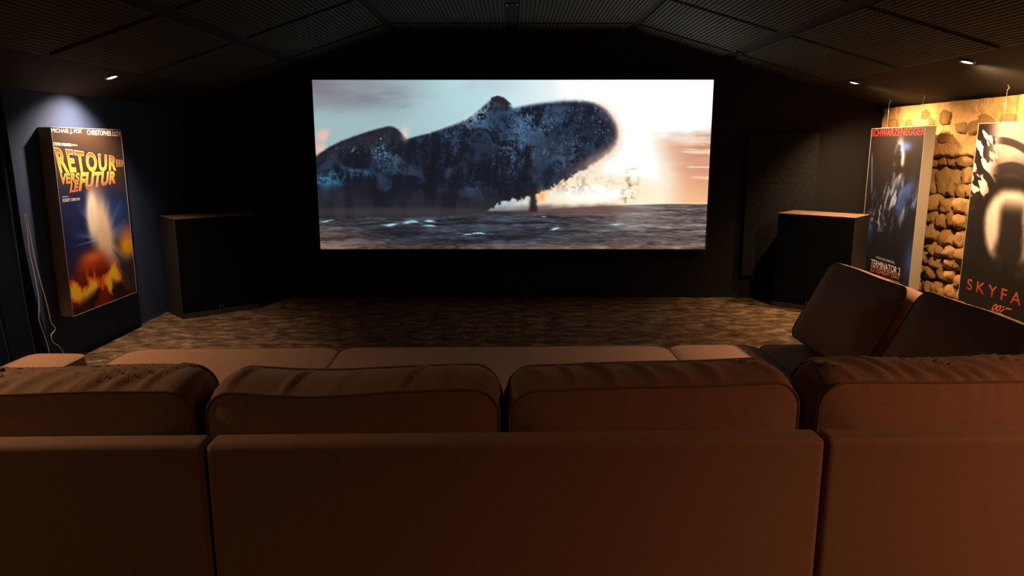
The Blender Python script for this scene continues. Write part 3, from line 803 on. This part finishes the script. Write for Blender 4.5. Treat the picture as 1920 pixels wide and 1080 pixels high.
# steel wires the two right posters hang from
def hang_wire(y, label):
    x = 3.425
    zt = ceil_z(x); zb = 0.29 + H2
    o = empty('hanging_wire', (x, y, zb))
    tag(o, label, 'wire', 'wires holding the right-hand posters')
    tube('wire', [(0, 0, -0.005), (0, 0, zt - zb - 0.03)], 0.0022, M['wire'], o, sides=6)
    hk = [(0, 0, zt - zb - 0.035), (0.006, 0, zt - zb - 0.028), (0.010, 0, zt - zb - 0.018), (0.004, 0, zt - zb - 0.008), (0, 0, zt - zb + 0.002)]
    tube('hook', catmull(hk, 4), 0.0028, M['wire'], o, sides=6)
    tube('clamp', [(0, 0, -0.004), (0, 0, 0.014)], 0.005, M['wire'], o, sides=8)
hang_wire(6.83, 'far steel wire holding up the dark blue poster')
hang_wire(6.27, 'near steel wire holding up the dark blue poster')
hang_wire(5.22, 'far steel wire holding up the black poster with the white glow')
hang_wire(4.70, 'near steel wire holding up the black poster with the white glow')
# stand-off blocks between the left poster and the wall
for zz in (0.35, 1.1):
    box('standoff', -0.15, 0.15, 0.0865, 0.0895, zz, zz + 0.05, M['panel_side'], p1)

# ------------------------------------------------------------------ speakers and absorber panels
def speaker(loc, rz, label):
    """front faces local -Y, origin at the middle of the front bottom edge"""
    w, d, h = 0.69, 0.40, 0.885
    o = empty('subwoofer', loc, rz)
    tag(o, label, 'speaker', 'black floor speakers in the front corners')
    box('cabinet', -w / 2, w / 2, 0.012, d, 0.0, h - 0.006, M['speaker'], o, r=0.004, seg=2)
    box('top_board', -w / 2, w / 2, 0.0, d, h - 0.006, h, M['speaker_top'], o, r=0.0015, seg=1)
    g = box('grille', -w / 2 + 0.006, w / 2 - 0.006, -0.004, 0.0118, 0.055, h - 0.012, M['grille'], o, r=0.004, seg=2)
    box('plinth', -w / 2, w / 2, -0.001, 0.0118, 0.0, 0.050, M['speaker'], o)
    box('badge_stroke', -0.022, -0.017, -0.0055, -0.0035, 0.062, 0.080, M['grey_mark'], g)
    bm = bmesh.new()
    v_ = [bm.verts.new(c) for c in ((0.012, -0.0055, 0.080), (0.017, -0.0055, 0.080), (0.010, -0.0055, 0.071), (0.0165, -0.0055, 0.062), (0.0115, -0.0055, 0.062), (0.005, -0.0055, 0.071))]
    bm.faces.new((v_[0], v_[5], v_[4], v_[3], v_[2], v_[1]))
    from_bm('badge_chevron', bm, M['grey_mark'], g)
    return o
ang = math.radians(42)
speaker((-2.634, 6.478, 0), ang, 'black floor speaker with a brown top below the poster wall, left of screen')
speaker((2.735, 6.59, 0), -ang, 'black floor speaker with a lit brown top, right of the screen')

def absorber(x0, x1, label):
    o = empty('acoustic_panel', ((x0 + x1) / 2, 7.14, 0.225))
    tag(o, label, 'acoustic panel', 'black absorber panels beside the screen')
    w = x1 - x0
    box('panel_frame', -w / 2, w / 2, 0.012, 0.0595, 0.0, 1.40, M['screen_frame'], o, r=0.004, seg=2)
    box('cloth_face', -w / 2 + 0.003, w / 2 - 0.003, 0.0, 0.0118, 0.003, 1.397, M['absorber'], o, r=0.005, seg=3)
absorber(2.27, 2.95, 'tall black cloth panel on the wall between screen and blue poster')
absorber(-2.95, -2.27, 'tall black cloth panel on the wall behind the left speaker')

# ------------------------------------------------------------------ curtain and white cords on the left
verts, faces = [], []
nu, nv = 150, 40
for j in range(nv + 1):
    t = j / nv                      # 0 top, 1 bottom
    z = 1.86 + (0.012 - 1.86) * t
    yend = 4.53 + 0.04 * t + 0.10 * t ** 3
    for i in range(nu + 1):
        s = i / nu
        y = 3.0 + (yend - 3.0) * s
        amp = 0.030 + 0.025 * t
        x = -3.06 + amp * math.sin(s * 2 * math.pi * 6 + 0.6 * math.sin(3 * t + s * 4)) + 0.02 * noise.noise(Vector((s * 6, t * 2, 0)))
        verts.append((x + 0.015 * t, y, z))
for j in range(nv):
    for i in range(nu):
        a = j * (nu + 1) + i
        faces.append((a, a + 1, a + nu + 2, a + nu + 1))
cur = pydata('curtain', verts, faces, M['curtain'], smooth=True)
sol = cur.modifiers.new('thickness', 'SOLIDIFY'); sol.thickness = 0.004
tag(cur, 'dark navy velvet curtain hanging in folds at the left edge', 'curtain')

def cord(pts, label):
    o = tube('power_cord', catmull(pts, 6), 0.0022, M['cable'], None, sides=6)
    tag(o, label, 'cord', 'thin white cords beside the curtain')
    return o
CX = -2.985

# ------------------------------------------------------------------ sofa
SA = math.radians(1.4)
def sofa_pt(x, y, z=0.0):
    dy = y - 1.8
    return (x * math.cos(SA) - dy * math.sin(SA), 1.8 + x * math.sin(SA) + dy * math.cos(SA), z)

def outline(W, H, R, n):
    """rounded rectangle centred on 0: points and outward normals"""
    segs = []
    hw, hh = W / 2, H / 2
    L = [W - 2 * R, math.pi * R / 2, H - 2 * R, math.pi * R / 2] * 2
    tot = sum(L)
    P = []
    for i in range(n):
        d = tot * i / n
        k = 0
        while d > L[k]:
            d -= L[k]; k += 1
        if k == 0: p, nn = (-hw + R + d, -hh), (0, -1)
        elif k == 1:
            a = -math.pi / 2 + d / R; p, nn = (hw - R + R * math.cos(a), -hh + R + R * math.sin(a)), (math.cos(a), math.sin(a))
        elif k == 2: p, nn = (hw, -hh + R + d), (1, 0)
        elif k == 3:
            a = d / R; p, nn = (hw - R + R * math.cos(a), hh - R + R * math.sin(a)), (math.cos(a), math.sin(a))
        elif k == 4: p, nn = (hw - R - d, hh), (0, 1)
        elif k == 5:
            a = math.pi / 2 + d / R; p, nn = (-hw + R + R * math.cos(a), hh - R + R * math.sin(a)), (math.cos(a), math.sin(a))
        elif k == 6: p, nn = (-hw, hh - R - d), (-1, 0)
        else:
            a = math.pi + d / R; p, nn = (-hw + R + R * math.cos(a), -hh + R + R * math.sin(a)), (math.cos(a), math.sin(a))
        P.append((p, nn))
    return P

def pillow(name, W, H, T, seed=0, R=0.07, bulge=0.035, box_bulge=0.018, folds=(), flat=False, n=420, parent=None,
           piping=True, sag=0.0, rear_wr=0.4, soft=2.4):
    """box cushion: two panels (outline W x H) and a boxing strip of thickness T with piped seams.
    upright: x width, z height, panels face -y/+y. flat: x width, y depth, panels face down/up."""
    O = outline(W, H, R, n)
    loops = []
    ks = [0.0, 0.15, 0.3, 0.45, 0.58, 0.68, 0.76, 0.82, 0.87, 0.91, 0.94, 0.965, 0.985, 1.0]
    for k in ks: loops.append(('a', k))
    for t in (-0.9, -0.75, -0.55, -0.3, 0.0, 0.3, 0.55, 0.75, 0.9): loops.append(('b', t))
    for k in reversed(ks): loops.append(('c', k))
    def shape(i, kind, par):
        (px, pz), (nx, nz) = O[i]
        if kind == 'b':
            y = T / 2 * par
            off = box_bulge * (1 - par * par)
            x, z = px + nx * off, pz + nz * off
            env = (1 - par ** 2) ** 0.5
        else:
            k = par
            # shrink towards a central line rather than a point
            cx = max(-1, min(1, px / (W / 2))) * max(0, (W - H)) / 2 if W > H else 0
            cz = max(-1, min(1, pz / (H / 2))) * max(0, (H - W)) / 2 if H > W else 0
            x = cx + (px - cx) * k; z = cz + (pz - cz) * k
            bl = bulge * (1 - k ** soft)
            y = -T / 2 - bl if kind == 'a' else T / 2 + bl
            env = rear_wr * math.exp(-(1 - k) * H / 2 / 0.05) * min(1.0, (1 - k) * H / 2 / 0.012)
        topness = max(0.0, z / (H / 2)) if not flat else 0.5
        if folds:
            dd = 0.0
            for fx, sl, sg, am in folds:
                if kind == 'b':
                    a_ = (x - fx - sl * par - 0.3 * sl * par * par) / sg
                    if abs(a_) < 3:
                        dd += am * math.exp(-a_ * a_) * (1 - 0.9 * a_ * a_) * (1 - par * par) ** 0.6 * (1.0 if z > 0.2 * H else 0.0)
                elif kind == 'a' and z > 0:
                    a_ = (x - fx + sl) / (sg * 0.8)
                    if abs(a_) < 3:
                        dd += 0.35 * am * math.exp(-a_ * a_) * env
            if kind == 'b': z += nz * dd; x += nx * dd
            elif kind == 'a': y -= dd
        # slow unevenness of a used cushion
        lf = noise.noise(Vector((x * 3.1 + seed * 2.3, y * 2, z * 2 + seed)))
        z += 0.010 * lf * topness
        if sag: z -= sag * topness * (math.cos(math.pi * x / W)) ** 2
        if flat:
            return Vector((x, z, y))
        return Vector((x, y, z + H / 2))
    verts, faces = [], []
    for kind, par in loops:
        if par == 0.0 and kind != 'b' and W == H:
            pass
        for i in range(n):
            verts.append(shape(i, kind, par))
    m_ = len(loops)
    for j in range(m_ - 1):
        for i in range(n):
            a = j * n + i; b = j * n + (i + 1) % n
            faces.append((a, b, b + n, a + n) if not flat else (a, a + n, b + n, b))
    o = pydata(name, verts, faces, M['fabric'], parent, smooth=True)
    me = o.data
    bm = bmesh.new(); bm.from_mesh(me)
    bmesh.ops.remove_doubles(bm, verts=bm.verts, dist=0.0004)
    bmesh.ops.recalc_face_normals(bm, faces=bm.faces)
    bm.to_mesh(me); bm.free()
    me.polygons.foreach_set('use_smooth', [True] * len(me.polygons))
    if piping:
        for kind, par in (('a', 1.0), ('c', 1.0)):
            pts = []
            for i in range(n):
                p = shape(i, kind, par)
                (px, pz), (nx, nz) = O[i]
                p += (Vector((nx, nz, 0)) if flat else Vector((nx, 0, nz))) * 0.0025
                pts.append(p)
            tube('piping', pts, 0.0036, M['piping'], o, sides=6, closed=True)
    return o

SOFA_GROUP = 'sections of the brown corner sofa'
def section(x0, x1, label):
    o = empty('sofa_section', sofa_pt((x0 + x1) / 2, 1.8), SA)
    return tag(o, label, 'sofa', SOFA_GROUP)
SEAT_Z = 0.45
FRONT = 3.83
def feet(o, xs, ys):
    for x in xs:
        for y in ys:
            box('foot', x - 0.03, x + 0.03, y - 0.03, y + 0.03, 0.0, 0.062, M['feet'], o)
def seat(o, x0, x1, y0, y1, seed):
    s = pillow('seat_cushion', x1 - x0, y1 - y0, 0.14, seed, R=0.10, bulge=0.022, box_bulge=0.012, flat=True, n=160, parent=o, piping=True, soft=5.0)
    s.location = ((x0 + x1) / 2, (y0 + y1) / 2, SEAT_Z - 0.022 - 0.07)
def back_panel(o, x0, x1):
    box('back_panel', x0, x1, 0.0, 0.085, 0.055, 0.738, M['fabric'], o, r=0.020, seg=6)

# (section x range, seat x range)
def straight(x0, x1, s0, s1, label, seed):
    o = section(x0, x1, label); xm = (x0 + x1) / 2
    back_panel(o, x0 - xm, x1 - xm)
    box('base', s0 - xm + 0.01, s1 - xm - 0.01, 0.088, FRONT - 1.8 - 0.02, 0.06, 0.282, M['fabric'], o, r=0.02, seg=4)
    seat(o, s0 - xm, s1 - xm, 0.10, FRONT - 1.8, seed)
    feet(o, (s0 - xm + 0.08, s1 - xm - 0.08), (0.16, 1.0, FRONT - 1.8 - 0.1))
    return o
straight(-2.02, -0.803, -1.985, -0.872, 'left end section of the brown sofa with the warmest lit seat', 3)
straight(-0.799, 0.834, -0.864, 0.890, 'wide middle section of the brown sofa with two back cushions', 4)
straight(0.838, 2.07, 0.898, 1.372, 'right corner section of the brown sofa with a narrow seat', 5)
# return along the right side
o = section(1.38, 2.07, 'right return of the brown sofa under the two upright cushions'); xm = (1.38 + 2.07) / 2
box('base', 1.39 - xm, 1.965 - xm, 0.088, FRONT - 1.8 - 0.02, 0.06, 0.282, M['fabric'], o, r=0.02, seg=4)
seat(o, 1.38 - xm, 1.97 - xm, 0.10, FRONT - 1.8, 6)
box('back_panel', 1.978 - xm, 2.068 - xm, 0.09, FRONT - 1.8, 0.055, 0.738, M['fabric'], o, r=0.020, seg=6)
feet(o, (1.46 - xm, 1.90 - xm), (0.16, 1.0, FRONT - 1.8 - 0.1))

def back_cushion(xc, yc, z, W, H, T, lean, yaw, roll, seed, label, wrinkle, skew=0.6, nf=8, span=(-0.45, 0.45), **kw):
    fr = random.Random(seed * 13 + 5)
    folds = [(W * (span[0] + (span[1] - span[0]) * (k + fr.uniform(0.15, 0.85)) / nf), skew * fr.uniform(0.03, 0.10), fr.uniform(0.014, 0.028), wrinkle * fr.uniform(0.4, 1.0)) for k in range(nf)]
    c = pillow('back_cushion', W, H, T, seed, folds=folds, **kw)
    c.location = sofa_pt(xc, yc, z)
    c.rotation_mode = 'XYZ'
    c.matrix_world = Matrix.Translation(c.location) @ Matrix.Rotation(SA + yaw, 4, 'Z') @ Matrix.Rotation(roll, 4, 'Y') @ Matrix.Rotation(lean, 4, 'X')
    tag(c, label, 'cushion', 'loose back cushions of the sofa')
    return c
LEAN = math.radians(3)
back_cushion(-1.445, 2.045, 0.44, 1.13, 0.405, 0.205, LEAN, 0, 0, 1, 'leftmost back cushion along the sofa, top deeply creased', 0.022, skew=1.0, nf=15)
back_cushion(-0.435, 2.045, 0.44, 0.80, 0.400, 0.205, LEAN, 0, 0, 2, 'back cushion left of the middle gap, smooth with a dipped top', 0.010, skew=0.6, nf=5, sag=0.008)
back_cushion(0.410, 2.045, 0.44, 0.805, 0.405, 0.205, LEAN, 0, math.radians(-1.6), 3, 'back cushion right of the middle gap, rising to the right', 0.018, skew=-0.7, nf=7)
back_cushion(1.318, 2.045, 0.445, 0.90, 0.41, 0.205, LEAN, 0, 0, 4, 'right back cushion in the sofa corner, creased along its top', 0.021, skew=-1.0, nf=13)
RL = math.radians(27)
back_cushion(1.645, 3.43, 0.455, 0.75, 0.44, 0.20, RL, math.radians(90), 0, 5, 'upright cushion at the far end of the right return, nearest the screen', 0.008, R=0.06, bulge=0.04)
back_cushion(1.665, 2.63, 0.455, 0.75, 0.44, 0.20, RL, math.radians(90), 0, 6, 'upright cushion of the right return nearer the sofa corner', 0.008, R=0.06, bulge=0.04)

# small footstool beside the sofa's left end
fs = empty('footstool', (-2.36, 3.36, 0.0))
tag(fs, 'small brown upholstered footstool between the curtain and the sofa', 'footstool')
box('base', -0.13, 0.13, -0.27, 0.27, 0.05, 0.30, M['fabric'], fs, r=0.02, seg=4)
s = pillow('seat_cushion', 0.30, 0.60, 0.13, 9, R=0.06, bulge=0.02, box_bulge=0.01, flat=True, n=120, parent=fs, soft=4.0)
s.location = (0, 0.02, SEAT_Z - 0.085)
for x in (-0.10, 0.10):
    for y in (-0.23, 0.23):
        box('foot', x - 0.02, x + 0.02, y - 0.02, y + 0.02, 0.0, 0.052, M['feet'], fs)

# white cords hanging beside the curtain (y, z pairs along the wall side)
A = [(4.475, 1.09), (4.485, 0.98), (4.48, 0.86), (4.50, 0.70), (4.51, 0.54), (4.49, 0.42), (4.53, 0.28), (4.55, 0.16), (4.53, 0.05), (4.50, 0.006)]
B = [(4.475, 1.09), (4.49, 0.95), (4.50, 0.82), (4.53, 0.66), (4.56, 0.53), (4.585, 0.38), (4.62, 0.33), (4.57, 0.30), (4.58, 0.25), (4.63, 0.21), (4.67, 0.15), (4.70, 0.08), (4.69, 0.006)]
cord([(CX, y, z) for y, z in A], 'straight white cord hanging next to the curtain')
cord([(CX + 0.012, y, z) for y, z in B], 'looped white cord knotted near the floor next to the curtain')

# ------------------------------------------------------------------ recessed downlights
def downlight(x, y, label, on=True, rad=0.036):
    z = ceil_z(x); an = ceil_angle(x)
    o = empty('downlight', (x, y, z), 0)
    o.rotation_euler = (0, -an, 0)
    tag(o, label, 'downlight', 'recessed ceiling downlights')
    n_ = 28
    v, f = [], []
    for k in range(n_):
        a = 2 * math.pi * k / n_
        for r, zz in ((rad, -0.004), (rad + 0.003, -0.012), (rad + 0.010, -0.012), (rad + 0.014, 0.0)):
            v.append((r * math.cos(a), r * math.sin(a), zz))
    for k in range(n_):
        j = (k + 1) % n_
        for q in range(3):
            f.append((k * 4 + q, j * 4 + q, j * 4 + q + 1, k * 4 + q + 1))
    pydata('trim_ring', v, f, M['trim_ring'], o, smooth=True)
    v = [(rad * math.cos(2 * math.pi * k / n_), rad * math.sin(2 * math.pi * k / n_), -0.005) for k in range(n_)] + \
        [(rad * 0.5 * math.cos(2 * math.pi * k / n_), rad * 0.5 * math.sin(2 * math.pi * k / n_), -0.009) for k in range(n_)]
    f = [(k, n_ + k, n_ + (k + 1) % n_, (k + 1) % n_) for k in range(n_)] + [tuple(range(2 * n_ - 1, n_ - 1, -1))]
    pydata('lamp_lens', v, f, M['lamp'] if on else M['lamp_off'], o, smooth=True)
    return o
for x, y, watts, aim, cone, blend, col, label in DOWNLIGHTS:
    o = downlight(x, y, label)
    ld = bpy.data.lights.new('lamp_beam', 'SPOT')
    ld.energy = watts; ld.color = col; ld.spot_size = math.radians(cone); ld.spot_blend = blend; ld.shadow_soft_size = 0.025
    lo = bpy.data.objects.new('lamp_beam', ld)
    C.objects.link(lo)
    p = Vector((x, y, ceil_z(x) - 0.04))
    d = (Vector(aim) - p).normalized()
    lo.matrix_world = Matrix.Translation(p) @ d.to_track_quat('-Z', 'Y').to_matrix().to_4x4()
downlight(0.0, 5.94, 'unlit downlight in the middle of the flat ceiling', on=False)
downlight(2.005, 6.76, 'unlit downlight in the right ceiling slope near the screen', on=False)
